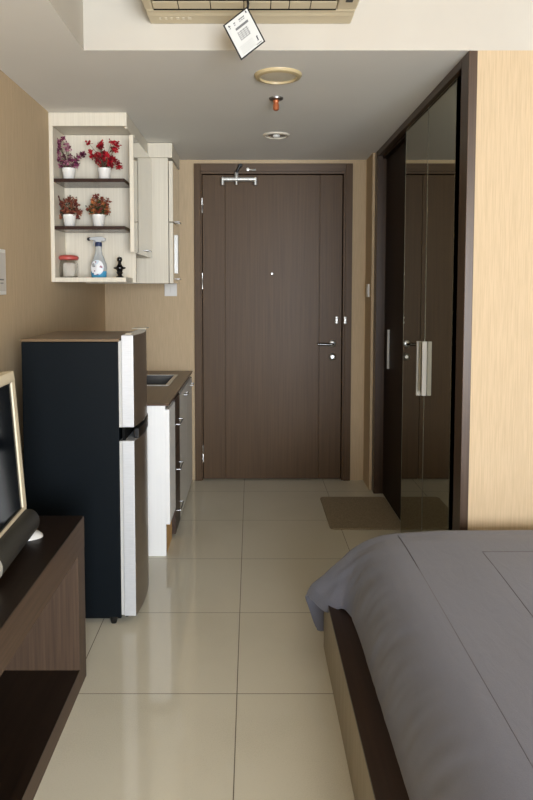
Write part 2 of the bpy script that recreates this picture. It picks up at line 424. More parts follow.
build('handle', bm, CHROME, d_, smooth='auto')
t = thing('deep_wall_cabinet', 'deeper cream wall cabinet with two stacked doors nearest the entrance', 'wall cabinet', (-.75, 4.3, 1.39))
bx('cabinet_body', (XL, -.508, 4.12, 4.50, 1.39, 2.153), CREAM, t, bevel=.001)
bx('crown_band', (XL, -.480, 4.108, 4.52, 2.154, ZC-.003), CREAM, t, bevel=.001)
for z0, z1 in ((1.769,2.135), (1.391,1.762)):
    dd = bx('cabinet_door', (-.503, -.480, 4.125, 4.50, z0, z1), CREAM_GLOSS, t, bevel=.0015)
    bx('door_edge', (-.5035, -.4795, 4.120, 4.1265, z0-.0005, z1+.0005), CREAM, dd, bevel=.001)
    zz = z0+.02 if z0 > 1.7 else z0+.03
    bm = bmesh.new(); tube(bm, [(-.480,4.34,zz),(-.466,4.34,zz),(-.466,4.44,zz),(-.480,4.44,zz)], .003, 8)
    build('handle', bm, CHROME, dd, smooth='auto')
    if z0 < 1.7:
        bx('pull_panel', (-.481, -.468, 4.28, 4.345, 1.455, 1.700), mat('white_gloss', (240,240,236), .15), dd, bevel=.003)

# items on shelves ---------------------------------------------------------
PY = 3.505
K = .000891
def pot(parent, cx, z, w=.034, h=.066, m=None):
    bm = bmesh.new()
    lathe(bm, [(0,z),(w*.72,z),(w*.78,z+.002),(w*.93,z+h*.70),(w,z+h*.75),(w*1.02,z+h),(w*.90,z+h),(w*.88,z+h*.86),(0,z+h*.84)], (cx, PY, 0), n=32)
    return build('pot', bm, m or mat('white_ceramic', (236,234,228), .25), parent, smooth='auto')
POTM = mat('white_glazed_ceramic', (236,234,228), .25)
def petal(bm, c, r, mi):
    u = Vector([random.gauss(0,1) for _ in range(3)]).normalized()
    n = Vector([random.gauss(0,1) for _ in range(3)]); n = (n - n.dot(u)*u).normalized(); s = u.cross(n)
    c = Vector(c)
    a = bm.verts.new(c); b = bm.verts.new(c+u*r*.6+s*r*.42+n*r*.15); e = bm.verts.new(c+u*r*1.1+n*r*-.1); f = bm.verts.new(c+u*r*.6-s*r*.42+n*r*.15)
    m_ = bm.verts.new(c+u*r*.6-n*r*.05)
    for tri in ((a,b,m_),(b,e,m_),(e,f,m_),(f,a,m_)): bm.faces.new(tri).material_index = mi
def plant(label, cx_px, zx, ztop, pts, cols, leaf=None, name='potted_flowers', r=.0145, n=20, shelfz=1.913):
    cx = (cx_px-251)/665*PY
    t = thing(name, label, 'potted flowers', (cx, PY, shelfz), 'artificial flowers on the display shelves')
    pot(t, cx, shelfz+.0005, m=POTM)
    zt = shelfz+.058
    P = [(cx+(x-zx)*K, PY+random.uniform(-.022,.025), shelfz+.066+(ztop-y)*K) for x, y in pts]
    bm = bmesh.new()
    for p in P:
        b0 = Vector((cx+random.uniform(-.012,.012), PY+random.uniform(-.01,.01), zt-.004)); e0 = Vector(p)
        m0 = (b0+e0)/2 + Vector(((cx-p[0])*.15, 0, .006))
        tube(bm, [b0, m0, e0], [.0014,.0011,.0008], 5)
    build('stems', bm, mat('stem_brown', (70,62,40), .7) if 'stem_brown' not in bpy.data.materials else bpy.data.materials['stem_brown'], t)
    bm = bmesh.new()
    for p in P:
        mi = random.randrange(len(cols)) if random.random() < .85 else 0
        for _ in range(n):
            q = (p[0]+random.gauss(0,.0045), p[1]+random.gauss(0,.0045), p[2]+random.gauss(0,.0045))
            petal(bm, q, r*random.uniform(.7,1.2), (mi if random.random() < .7 else random.randrange(len(cols))))
    build('blossoms', bm, cols, t)
    if leaf:
        bm = bmesh.new()
        for _ in range(80):
            q = (cx+random.gauss(0,.022), PY+random.gauss(0,.012), shelfz+.068+abs(random.gauss(0,.030)))
            petal(bm, q, .014, 0)
        build('leaves', bm, leaf, t)
    return t
def fl(n_, c): return mat(n_, c, .6, spec=.3)
plum = [fl('petal_plum', (122,52,84)), fl('petal_dusty_pink', (178,120,138)), fl('petal_dark_plum', (88,34,58))]
red = [fl('petal_crimson', (158,18,34)), fl('petal_deep_red', (112,10,26)), fl('petal_red', (182,30,44))]
org = [fl('petal_rust', (122,64,48)), fl('petal_burnt_orange', (158,96,68)), fl('petal_maroon', (96,38,36))]
org2 = [fl('petal_orange', (178,108,62)), fl('petal_brick', (128,62,42)), fl('petal_wine', (110,44,38))]
green = fl('leaf_green', (54,66,34)); green2 = fl('leaf_dark', (40,44,28))
plant('white pot of plum and pink flowers, left on the top shelf', 71.2, 155, 270,
 [(90,110),(125,98),(85,130),(110,120),(145,130),(160,150),(150,165),(100,150),(95,175),(105,200),(95,215),(110,230),(130,200),(160,200),(175,225),(145,240),(195,245),(170,255),(140,260),(205,240),(190,215),(220,205),(235,180),(240,195),(115,255),(85,190),(100,135),(125,230)], plum)
plant('white pot of crimson red flowers, right on the top shelf', 106.3, 363, 270,
 [(275,125),(290,180),(300,200),(290,200),(320,190),(345,130),(350,145),(335,140),(410,120),(430,125),(440,140),(425,160),(405,150),(350,170),(340,200),(360,200),(380,195),(400,210),(420,215),(440,240),(450,265),(400,240),(370,230),(340,230),(320,225),(345,250),(410,255),(385,255),(430,225),(365,215),(330,210),(390,225)], red)
plant('white pot of rust-brown flowers, left on the middle shelf', 71.2, 155, 200,
 [(95,105),(100,130),(150,100),(145,115),(185,125),(200,140),(125,130),(160,140),(115,150),(90,185),(100,210),(90,215),(205,180),(220,185),(205,210),(170,160),(140,165),(125,185),(180,190),(150,185),(190,165),(110,175)], org, green2, shelfz=1.674)
plant('white pot of orange flowers with green leaves, right on the middle shelf', 99.9, 325, 200,
 [(320,95),(300,120),(350,105),(375,120),(330,120),(270,160),(285,145),(300,165),(385,185),(360,180),(340,150),(315,145),(365,150),(300,185),(330,180),(350,130),(280,180),(375,165)], org2, green, shelfz=1.674)

SZ = 1.4135
def gx(px): return (px-251)/665*PY
# jar
jx = gx(69.5)
t = thing('glass_jar', 'clear glass jar with a coral red lid on the bottom shelf', 'jar', (jx, PY, SZ))
GLASS = mat('clear_glass', (250,250,250), .05, trans=1., ior=1.02)
bm = bmesh.new(); lathe(bm, [(0,SZ),(.040,SZ),(.047,SZ+.006),(.049,SZ+.04),(.047,SZ+.075),(.040,SZ+.088),(.038,SZ+.094),(.035,SZ+.094),(.037,SZ+.086),(.044,SZ+.073),(.046,SZ+.04),(.044,SZ+.008),(.038,SZ+.004),(0,SZ+.004)], (jx,PY,0), n=36)
build('jar_body', bm, GLASS, t, smooth='auto')
bm = bmesh.new(); lathe(bm, [(0,SZ+.006),(.031,SZ+.006),(.033,SZ+.030),(.031,SZ+.072),(.026,SZ+.078),(0,SZ+.078)], (jx+.004,PY,0), n=28)
build('white_contents', bm, mat('white_powder', (230,228,222), .8), t, smooth='auto')
bm = bmesh.new(); lathe(bm, [(0,SZ+.092),(.045,SZ+.092),(.051,SZ+.097),(.052,SZ+.106),(.046,SZ+.114),(.030,SZ+.118),(0,SZ+.118)], (jx,PY,0), n=36)
build('lid', bm, mat('coral_plastic', (190,84,76), .4), t, smooth='auto')
# spray bottle
sx = gx(99.5)
t = thing('spray_bottle', 'clear spray bottle with blue liquid on the bottom shelf', 'spray bottle', (sx, PY, SZ))
def oval(bm, prof, cx, ky=.6, n=32, mi=0):
    m0 = len(bm.verts); lathe(bm, prof, (0,0,0), n=n, mi=mi); bm.verts.ensure_lookup_table()
    for v in list(bm.verts)[m0:]: v.co = Vector((v.co.x+cx, PY+v.co.y*ky, v.co.z))
BP = mat('clear_plastic', (216,222,224), .12, trans=.55)
bm = bmesh.new(); oval(bm, [(0,SZ+.034),(.0405,SZ+.034),(.043,SZ+.050),(.040,SZ+.072),(.030,SZ+.100),(.021,SZ+.122),(.017,SZ+.140),(.016,SZ+.172),(0,SZ+.172)], sx)
build('bottle_body', bm, BP, t, smooth='auto')
bm = bmesh.new(); oval(bm, [(0,SZ+.0003),(.036,SZ+.0003),(.040,SZ+.006),(.0410,SZ+.0335),(0,SZ+.0335)], sx)
build('blue_liquid', bm, mat('blue_cleaner', (72,150,190), .12), t, smooth='auto')
def floral():
    m = mat('floral_label', (225,228,232), .4); nt,N,L,B = nodes(m)
    tc = N.new('ShaderNodeTexCoord'); vo = N.new('ShaderNodeTexVoronoi'); vo.inputs['Scale'].default_value = 95
    ra = N.new('ShaderNodeValToRGB'); ra.color_ramp.interpolation = 'CONSTANT'
    e = ra.color_ramp.elements; e[0].color = sr((228,230,234)); e[1].position = .5; e[1].color = sr((92,100,130))
    e2 = e.new(.62); e2.color = sr((228,230,234)); e3 = e.new(.78); e3.color = sr((150,100,120)); e4 = e.new(.86); e4.color = sr((200,214,226))
    sp = N.new('ShaderNodeSeparateColor'); L.new(tc.outputs['Object'], vo.inputs['Vector']); L.new(vo.outputs['Color'], sp.inputs[0]); L.new(sp.outputs[0], ra.inputs['Fac']); L.new(ra.outputs['Color'], B.inputs['Base Color'])
    return m
bm = bmesh.new(); n_ = 18
for i in range(n_+1):
    for s_ in (-1,1): pass
pts = []
cz = SZ+.052
ring = []
for i in range(28):
    a = 2*PI*i/28; ux_ = .034*math.cos(a) - .004; uz_ = .040*math.sin(a)
    z_ = cz+uz_
    Rz = .0425 if z_ < SZ+.055 else .0425-(z_-SZ-.055)*.33
    yy = PY - .6*math.sqrt(max(Rz*Rz-ux_*ux_, 0)) - .004
    ring.append(bm.verts.new((sx+ux_, yy, z_)))
cv = bm.verts.new((sx-.004, PY-.6*.0425-.0045, cz))
for i in range(28): bm.faces.new((ring[i], ring[(i+1)%28], cv))
r_ = bmesh.ops.extrude_face_region(bm, geom=list(bm.faces))
for v in r_['geom']:
    if isinstance(v, bmesh.types.BMVert): v.co.y += .001
build('front_label', bm, floral(), t)
bm = bmesh.new(); oval(bm, [(0,SZ+.163),(.018,SZ+.163),(.018,SZ+.182),(.015,SZ+.186),(0,SZ+.186)], sx, .9, 20)
build('screw_collar', bm, mat('navy_collar', (46,58,92), .4), t, smooth='auto')
bm = bmesh.new()
prism(bm, [(sx+.035,SZ+.190),(sx+.036,SZ+.206),(sx+.020,SZ+.214),(sx-.030,SZ+.212),(sx-.046,SZ+.206),(sx-.046,SZ+.198),(sx-.016,SZ+.193),(sx-.012,SZ+.180),(sx+.012,SZ+.180),(sx+.014,SZ+.190)], 'y', PY-.011, PY+.011)
h_ = build('trigger_head', bm, mat('pale_grey_spray', (186,190,192), .35), t, bevel=.003, seg=3)
bm = bmesh.new(); lathe(bm, [(0,-.058),(.007,-.058),(.009,-.052),(.009,-.044),(0,-.044)], (sx,PY,SZ+.202), 'x', 14)
build('nozzle', bm, mat('dark_nozzle', (50,50,52), .4), h_, smooth='auto')
bm = bmesh.new(); tube(bm, [(sx-.018,PY,SZ+.194),(sx-.026,PY,SZ+.182),(sx-.024,PY,SZ+.166)], [.004,.0035,.003], 8)
build('trigger', bm, bpy.data.materials['pale_grey_spray'], h_, smooth=True)
# finial ornament
ox = gx(120.2)
bm = bmesh.new(); lathe(bm, [(0,SZ),(.019,SZ),(.020,SZ+.006),(.013,SZ+.010),(.011,SZ+.016),(.017,SZ+.026),(.014,SZ+.034),(.018,SZ+.042),(.025,SZ+.048),(.025,SZ+.053),(.016,SZ+.060),(.010,SZ+.070),(.008,SZ+.080),(.012,SZ+.086),(.015,SZ+.096),(.011,SZ+.106),(0,SZ+.110)], (ox,PY,0), n=28)
tube(bm, [(ox-.022,PY,SZ+.050),(ox-.031,PY,SZ+.052)], [.006,.003], 8); tube(bm, [(ox+.022,PY,SZ+.050),(ox+.031,PY,SZ+.052)], [.006,.003], 8)
tag(build('ornament', bm, mat('glossy_black', (18,16,16), .2), smooth='auto'), 'small glossy black finial-shaped ornament on the bottom shelf', 'ornament')

# ------------------------------------------------------------------ base cabinets, worktop, sink
CY0 = 3.30; CT = .772
t = thing('end_base_cabinet', 'white base cabinet with a white side panel behind the refrigerator', 'base cabinet', (-.7, 3.42, 0))
bx('side_panel', (-.98, -.430, CY0, CY0+.018, 0, CT-.001), WHITE_LAM, t, bevel=.001)
bx('cabinet_body', (-.98, -.440, CY0+.018, 3.548, .03, CT-.002), WHITE_LAM, t)
d_ = bx('cabinet_door', (-.430, -.409, CY0-.004, 3.545, .165, .752), WHITE_LAM, t, bevel=.0015)
bx('kick_board', (-.445, -.431, CY0+.019, 3.548, 0, .16), wood('raw_wood_kick', (205,160,100), (222,178,116), 'y', .6), t)
t = thing('drawer_cabinet', 'dark-fronted three-drawer base unit with chrome bar handles', 'drawer unit', (-.7, 3.67, 0))
DR = wood('dark_drawer_front', (54,40,32), (70,52,42), 'y', .4)
bx('cabinet_body', (-.98, -.450, 3.551, 3.788, .02, CT-.002), DR, t)
for z0, z1, hz_ in ((.50,.76,.615), (.25,.495,.365), (.02,.245,.135)):
    dr = bx('drawer', (-.449, -.4105, 3.552, 3.787, z0, z1), DR, t, bevel=.001)
    bm = bmesh.new(); tube(bm, [(-.411,3.60,hz_),(-.389,3.60,hz_),(-.389,3.76,hz_),(-.411,3.76,hz_)], .0032, 8)
    build('handle', bm, CHROME, dr, smooth='auto')
t = thing('sink_base_cabinet', 'white two-door base cabinet under the sink next to the entrance', 'base cabinet', (-.7, 4.2, 0))
bx('cabinet_body', (-.98, -.440, 3.795, 4.60, .02, .56), WHITE_LAM, t)
bx('front_rail', (-.46, -.440, 3.795, 4.60, .561, CT-.002), WHITE_LAM, t)
for a, b in ((3.797,4.19), (4.195,4.598)):
    dd = bx('cabinet_door', (-.436, -.412, a, b, .02, .745), mat('grey_white_gloss', (222,220,212), .35) if a < 4 else bpy.data.materials['grey_white_gloss'], t, bevel=.0015)
    bm = bmesh.new(); tube(bm, [(-.412,b-.13,.705),(-.394,b-.13,.705),(-.394,b-.03,.705),(-.412,b-.03,.705)], .003, 8)
    build('handle', bm, CHROME, dd, smooth='auto')
WT = wood('brown_worktop', (78,58,42), (100,76,57), 'y', .3, .5, 60)
SX0, SX1, SY0, SY1 = -.93, -.500, 3.925, 4.40
o = bx('worktop', [(XL+.002,-.410,CY0-.012,SY0,CT,CT+.010),(XL+.002,-.410,SY1,YD-.002,CT,CT+.010),(XL+.002,SX0,SY0,SY1,CT,CT+.010),(SX1,-.410,SY0,SY1,CT,CT+.010)], WT)
bmx = bmesh.new(); bmx.from_mesh(o.data); bmesh.ops.remove_doubles(bmx, verts=bmx.verts, dist=1e-5); bmx.to_mesh(o.data); bmx.free()
tag(o, 'brown wood-look worktop running along the left wall to the entrance wall', 'worktop')
t = thing('kitchen_sink', 'stainless steel inset sink with a bright rim in the brown worktop', 'sink', (-.72, 4.16, CT+.010))
bm = bmesh.new()
r0 = CT+.010; r1 = CT+.014
box(bm, SX0-.012, SX1+.014, SY0-.012, SY0+.010, r0, r1); box(bm, SX0-.012, SX1+.014, SY1-.010, SY1+.012, r0, r1)
box(bm, SX0-.012, SX0+.010, SY0+.010, SY1-.010, r0, r1); box(bm, SX1-.010, SX1+.014, SY0+.010, SY1-.010, r0, r1)
build('rim', bm, mat('bright_steel_rim', (225,225,222), .35, .4), t, bevel=.0015)
bm = bmesh.new(); g_ = .004
a0,a1,b0,b1 = SX0+g_,SX1-g_,SY0+g_,SY1-g_
box(bm, a0,a1,b0,b1, .60,.604); box(bm, a0,a0+.003,b0,b1,.604,r0); box(bm, a1-.003,a1,b0,b1,.604,r0); box(bm, a0+.003,a1-.003,b0,b0+.003,.604,r0); box(bm, a0+.003,a1-.003,b1-.003,b1,.604,r0)
build('basin', bm, mat('basin_steel', (120,118,115), .35, 1.), t)

# ------------------------------------------------------------------ refrigerator
t = thing('refrigerator', 'two-door refrigerator with black side and silver doors by the left wall', 'refrigerator', (-.7, 2.9, 0))
RY0, RY1 = 2.605, 3.10
SIDE = noisy('blue_black_side', (9,15,19), (12,18,23), (220,220,220), 2, .5, .1, spec=.12)
bx('body', (-.904, -.5225, RY0, RY1, .030, 1.146), SIDE, t, bevel=.004)
bx('top_cover', (-.906, -.518, RY0-.003, RY1+.002, 1.1465, 1.157), mat('top_brown_reflection', (112,92,68), .35), t, bevel=.002)  # brown reflection on the refrigerator top put into its colour
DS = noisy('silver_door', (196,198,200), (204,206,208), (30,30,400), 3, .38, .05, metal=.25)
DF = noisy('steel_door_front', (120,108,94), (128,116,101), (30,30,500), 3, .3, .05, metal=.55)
def arcx(y):   # bulge of the door fronts
    s = (y-RY0)/(RY1-RY0)*2-1
    return -.463 + .030*(1-s*s) - .020*(s+1)
def fdoor(z0, z1, cut=None):
    bm = bmesh.new(); n = 20
    ys = [RY0 + (RY1-RY0)*i/n for i in range(n+1)]
    prism(bm, [(-.511, RY0)] + [(arcx(y), y) for y in ys] + [(-.511, RY1)], 'z', z0, z1)
    bm.faces.ensure_lookup_table()
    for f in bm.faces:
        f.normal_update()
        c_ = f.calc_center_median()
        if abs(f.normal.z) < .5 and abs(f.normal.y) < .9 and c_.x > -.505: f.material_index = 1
    return build('door', bm, [DS, DF], t, bevel=.003)
fdoor(.806, 1.172)
lo = fdoor(.036, .752)
# slanting lip parts around the handle gap
bm = bmesh.new()
prism(bm, [(-.511,.7535),(-.511,.805),(-.50,.805),(-.50,.7535)], 'y', RY0+.004, RY1-.004)
build('handle_recess', bm, BLACKMATTE, t)
bm = bmesh.new(); n = 20
inner = []; outer = []
for i in range(n+1):
    y = RY0 + (RY1-RY0)*i/n; outer.append((arcx(y)+.004, y)); inner.append((arcx(y)-.016, y))
s0 = 2
prism(bm, outer[s0:]+inner[s0:][::-1], 'z', .752, .792)
build('door_handle', bm, BLACK, t, bevel=.003)
bx('door_gasket', [(-.5223,-.5112,RY0+.003,RY1-.003,.806,1.150), (-.5223,-.5112,RY0+.003,RY1-.003,.04,.750)], mat('pale_gasket', (188,188,184), .6), t)
bx('hinge_cover', [(-.50,-.475,RY0+.03,RY0+.085,1.1725,1.177)], mat('cream_hinge', (214,208,192), .4), t, bevel=.003)
bx('hinge_cover', [(-.54,-.475,RY1-.10,RY1-.004,1.1725,1.177)], bpy.data.materials['cream_hinge'], t, bevel=.003)
bx('plinth', (-.90,-.53,RY0+.03,RY1-.02,.012,.031), BLACKMATTE, t)
for x, y in ((-.557,RY0+.02),(-.505,RY0+.03),(-.90,RY0+.03),(-.557,RY1-.04),(-.90,RY1-.04)):
    bm = bmesh.new(); zt = .031 if x != -.505 else .0365; r = .016 if x != -.505 else .010; zb = 0.0 if x != -.505 else .022
    lathe(bm, [(0,zb),(r*.7,zb),(r*.8,zb+.006),(r,zt-.01 if zt-.01 > zb+.006 else zb+.008),(r,zt),(0,zt)], (x,y,0), n=18)
    build('foot' if x != -.505 else 'lower_hinge', bm, BLACK, t, smooth='auto')

# ------------------------------------------------------------------ TV console
t = thing('tv_console', 'low dark walnut open-front console standing against the left wall', 'tv console', (-.79, 1.3, 0))
TX0, TX1, TY0, TY1, TZ = XL+.012, -.577, .35, 2.25, .572
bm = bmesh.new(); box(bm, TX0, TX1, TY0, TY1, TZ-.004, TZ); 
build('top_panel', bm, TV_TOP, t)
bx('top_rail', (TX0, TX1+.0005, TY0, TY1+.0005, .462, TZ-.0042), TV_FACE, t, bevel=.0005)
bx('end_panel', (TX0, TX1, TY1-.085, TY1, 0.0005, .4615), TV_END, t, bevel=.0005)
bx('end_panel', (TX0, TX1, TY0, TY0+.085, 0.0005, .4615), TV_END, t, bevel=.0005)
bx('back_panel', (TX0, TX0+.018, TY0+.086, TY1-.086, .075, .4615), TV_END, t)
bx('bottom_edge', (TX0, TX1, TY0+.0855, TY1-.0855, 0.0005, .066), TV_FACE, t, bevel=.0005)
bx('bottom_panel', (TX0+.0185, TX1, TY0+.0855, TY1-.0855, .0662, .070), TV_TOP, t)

# ------------------------------------------------------------------ television
# local frame: origin at bottom far corner, tilted back, slightly turned
t = thing('television', 'flat television with ivory frame and black screen on the walnut console', 'television', (-.72, 1.75, TZ))
yaw = math.radians(3.0); tilt = math.radians(4.0)
base = Vector((-.722, 2.085, .634))
ulen = Vector((math.sin(yaw), -math.cos(yaw), 0))         # along the screen towards the camera
uup = Vector((-math.sin(tilt), 0, math.cos(tilt)))
un = ulen.cross(uup); un = -un if un.x < 0 else un
def tvbox(name, u0,u1,v0,v1,w0,w1, m, par, bevel=.0, seg=2):
    bm = bmesh.new(); vs = box(bm, u0,u1,v0,v1,w0,w1)
    for v in bm.verts:
        a,b,c_ = v.co; v.co = base + ulen*a + uup*b + un*c_
    return build(name, bm, m, par, bevel=bevel, seg=seg)
TW, TH, FB = .76, .462, .030
bm = bmesh.new()
for q in ((0,TW,0,FB),(0,TW,TH-FB,TH),(0,FB,FB,TH-FB),(TW-FB,TW,FB,TH-FB)): box(bm, q[0],q[1],q[2],q[3],-.03,.006)
bmesh.ops.remove_doubles(bm, verts=bm.verts, dist=1e-5)
for v in bm.verts:
    a,b,c_ = v.co; v.co = base + ulen*a + uup*b + un*c_
build('frame', bm, mat('ivory_tv_frame', (226,214,186), .35), t, bevel=.003)
tvbox('screen', FB-.002,TW-.002-FB+.004,FB-.002,TH-FB+.002,-.028,.001, mat('screen_glass', (4,7,11), .12, spec=.2), t)
tvbox('rear_housing', .02,TW-.02,.02,TH-.02,-.07,-.0305, mat('dark_rear', (40,40,40), .5), t, .01)
# speaker bar under the screen: capsule-profile bar
bm = bmesh.new()
def sb(a, n=28):
    P = []
    for k in range(n):
        an = 2*PI*k/n
        P.append(base + ulen*a + uup*(-.018+.039*math.sin(an)) + un*(.014+.034*math.cos(an)))
    return P
def barpart(name, a0, a1, m, round0=False):
    bm = bmesh.new(); rings = []
    steps = [(a0,1.)] if not round0 else [(a0,.80),(a0+.004,.93),(a0+.012,1.)]
    steps += [(a1,1.)]
    for a, s in steps:
        P = sb(a); c_ = sum(P, Vector())/len(P); rings.append([bm.verts.new(c_+(p-c_)*s) for p in P])
    for A,B in zip(rings, rings[1:]):
        for k in range(28): bm.faces.new((A[k],A[(k+1)%28],B[(k+1)%28],B[k]))
    bm.faces.new(rings[0]); bm.faces.new(rings[-1])
    return build(name, bm, m, t, smooth='auto')
GR = noisy('speaker_grille', (48,47,43), (60,59,54), (700,700,700), 1, .6, .3)
barpart('speaker_grille', .004, .380, GR, True)
barpart('control_section', .3805, .49, mat('light_grey_panel', (196,194,186), .35))
barpart('speaker_grille', .4905, .745, GR)
# foot
def foot(cy, cx):
    bm = bmesh.new(); n = 36
    R = [(0.0,.0),(1.,.0),(.97,.006),(.80,.014),(.50,.021),(0,.024)]
    rings = []
    for r, z in R:
        if r == 0: rings.append([bm.verts.new((cx,cy,TZ+z+.0003))]); continue
        rings.append([bm.verts.new((cx+r*.060*math.cos(2*PI*k/n), cy+r*.040*math.sin(2*PI*k/n), TZ+z+.0003)) for k in range(n)])
    for A,B in zip(rings, rings[1:]):
        for k in range(n):
            j=(k+1)%n
            if len(A)==1: bm.faces.new((A[0],B[k],B[j]))
            elif len(B)==1: bm.faces.new((A[k],A[j],B[0]))
            else: bm.faces.new((A[k],A[j],B[j],B[k]))
    return bm
FT = mat('glossy_white_foot', (215,215,212), .2)
build('stand_foot', foot(2.055, -.717), FT, t, smooth='auto')
build('stand_foot', foot(1.42, -.715), FT, t, smooth='auto')
for cy, cx in ((2.06,-.722),(1.42,-.745)):
    bx('stand_neck', (cx-.02,cx+.006,cy-.03,cy+.02,TZ+.012,.640), FT, t, bevel=.004)

# ------------------------------------------------------------------ wardrobe with mirror doors
t = thing('wardrobe', 'dark-framed built-in wardrobe with tinted mirror doors along the hall right side', 'wardrobe', (.86, 3.4, 0))
bx('frame_post', (.815, .8475, 2.545, 2.635, 0, ZC-.002), FRAMEWOOD, t, bevel=.002)
bx('frame_post', (.848, .900, 2.641, 2.70, 0, ZC-.002), DARKDOOR, t)
bx('frame_post', (.813, .895, 4.335, 4.412, 0, ZC-.002), FRAMEWOOD, t, bevel=.002)
bx('frame_head', (.815, .8475, 2.636, 4.334, 2.208, ZC-.002), FRAMEWOOD_Y, t, bevel=.001)
bx('frame_soffit', (.848, .904, 2.701, 4.334, 2.19, ZC-.003), DARKDOOR, t)
bx('inner_post', (.835, .8475, 2.636, 2.665, 0, 2.2075), FRAMEWOOD, t, bevel=.001)
od = bx('sliding_door', (.872, .898, 2.71, 4.334, .004, 2.188), DARKDOOR, t, bevel=.001)
bx('door_pull', (.858, .8715, 4.17, 4.182, .852, 1.100), ALU, od, bevel=.001)
MIR = mat('smoked_mirror', (166,165,146), .015, 1.)
for a, b in ((2.745,3.172), (3.176,3.625)):
    m_ = bx('mirror_door', (.832, .850, a, b, .006, 2.205), MIR, t)
    bx('edge_trim', [(.8315,.8505,a,a+.003,.006,2.205),(.8315,.8505,b-.003,b,.006,2.205),(.8315,.8505,a+.003,b-.003,2.202,2.2055)], mat('trim_grey', (150,148,132), .35, .5) if a < 3 else bpy.data.materials['trim_grey'], m_)
    y = 3.135 if a < 3 else 3.24
    hh = (.848,1.106) if a < 3 else (.832,1.100)
    wd = .014 if a < 3 else .012
    h_ = bx('door_handle', (.810,.8315,y-wd/2,y+wd/2,hh[0],hh[1]), WHITE_PLASTIC if a < 3 else ALU, m_, bevel=.002)

# ------------------------------------------------------------------ door mat
bm = bmesh.new(); pts = []
mx0,mx1,my0,my1,r = .447,.866,3.668,4.245,.03
for cx_,cy_,a0 in ((mx1-r,my1-r,0),(mx0+r,my1-r,90),(mx0+r,my0+r,180),(mx1-r,my0+r,270)):
    for k in range(6):
        a = math.radians(a0+k*18); pts.append((cx_+r*math.cos(a), cy_+r*math.sin(a)))
prism(bm, pts, 'z', .0005, .009)
tag(build('door_mat', bm, noisy('brown_mat_pile', (140,127,106), (164,150,126), (160,160,160), 3, .95, 1., spec=.1), bevel=.002), 'dark taupe rectangular floor mat before the wardrobe near the entrance', 'mat')

# ------------------------------------------------------------------ bed
BX0, BX1, BY0, BY1 = .275, 2.10, .25, 2.44
t = thing('bed', 'low bed with beige side rail and dark wooden ledge on the right', 'bed', (1.2, 1.4, 0))
RAIL = noisy('beige_rail_laminate', (150,138,114), (162,150,126), (60,60,3), 3, .5, .05)
bx('side_rail', (BX0, BX0+.018, BY0, BY1, 0.0005, .220), RAIL, t, bevel=.001)
bx('end_rail', (BX0+.0185, BX1, BY1-.018, BY1, 0.0005, .220), RAIL, t)
bx('end_rail', (BX0+.0185, BX1, BY0, BY0+.018, 0.0005, .220), RAIL, t)
bx('platform', (BX0-.0005, BX1, BY0-.0005, BY1+.0005, .2205, .2305), wood('dark_bed_ledge', (36,24,17), (50,35,25), 'y', .4, .35, 80), t, bevel=.001)
bx('mattress', (.47, 2.0, BY0+.05, BY1-.04, .231, .400), mat('mattress_white', (220,220,215), .8), t, bevel=.05, seg=4)

# duvet: lofted cloth surface
def lerp(a,b,t_): return a+(b-a)*t_
# stations: (y, [(x,z) for s controls])
def prof_norm(): return [(.348,.2335),(.350,.262),(.358,.312),(.376,.370),(.405,.416),(.450,.447),(.520,.462),(.70,.470)]
ST = [
 (.30, prof_norm()), (1.2, prof_norm()), (1.8, prof_norm()), (2.05, prof_norm()),
 (2.20, [(.343,.236),(.348,.266),(.358,.312),(.375,.366),(.402,.412),(.450,.444),(.520,.460),(.70,.468)]),
 (2.285, [(.312,.237),(.322,.268),(.342,.316),(.366,.364),(.398,.408),(.448,.440),(.520,.457),(.70,.466)]),
 (2.345, [(.262,.203),(.270,.250),(.308,.308),(.346,.352),(.388,.398),(.446,.433),(.520,.452),(.70,.462)]),
 (2.415,[(.212,.212),(.232,.256),(.280,.298),(.326,.342),(.376,.388),(.440,.424),(.520,.444),(.70,.455)]),
 (2.445,[(.206,.190),(.228,.226),(.272,.262),(.320,.300),(.374,.340),(.440,.375),(.520,.398),(.70,.410)]),
 (2.460,[(.222,.140),(.240,.158),(.272,.180),(.320,.205),(.374,.235),(.440,.262),(.520,.285),(.70,.295)]),
 (2.466,[(.244,.075),(.252,.080),(.275,.095),(.320,.120),(.374,.140),(.440,.150),(.520,.155),(.70,.160)]),
 (2.468,[(.256,.058),(.262,.050),(.280,.050),(.322,.055),(.374,.060),(.440,.062),(.520,.065),(.70,.070)]),
]
def cr(p0,p1,p2,p3,u):
    return .5*((2*p1)+(-p0+p2)*u+(2*p0-5*p1+4*p2-p3)*u*u+(-p0+3*p1-3*p2+p3)*u**3)
NS = 6
def resample_s(row):
    y, P = row; out = []
    for i in range(len(P)-1):
        for k in range(NS):
            u = k/NS
            a,b,c_,d2 = P[max(i-1,0)],P[i],P[i+1],P[min(i+2,len(P)-1)]
            out.append((cr(a[0],b[0],c_[0],d2[0],u), y, cr(a[1],b[1],c_[1],d2[1],u)))
    out.append((P[-1][0],y,P[-1][1]))
    ex = 26
    for k in range(1, ex+1):
        x = lerp(.70, 2.07, k/ex); z = P[-1][1] - .0*k
        if x > 1.97: z -= (x-1.97)*1.2
        out.append((x, y, z))
    return out
rows = [resample_s(r) for r in ST]
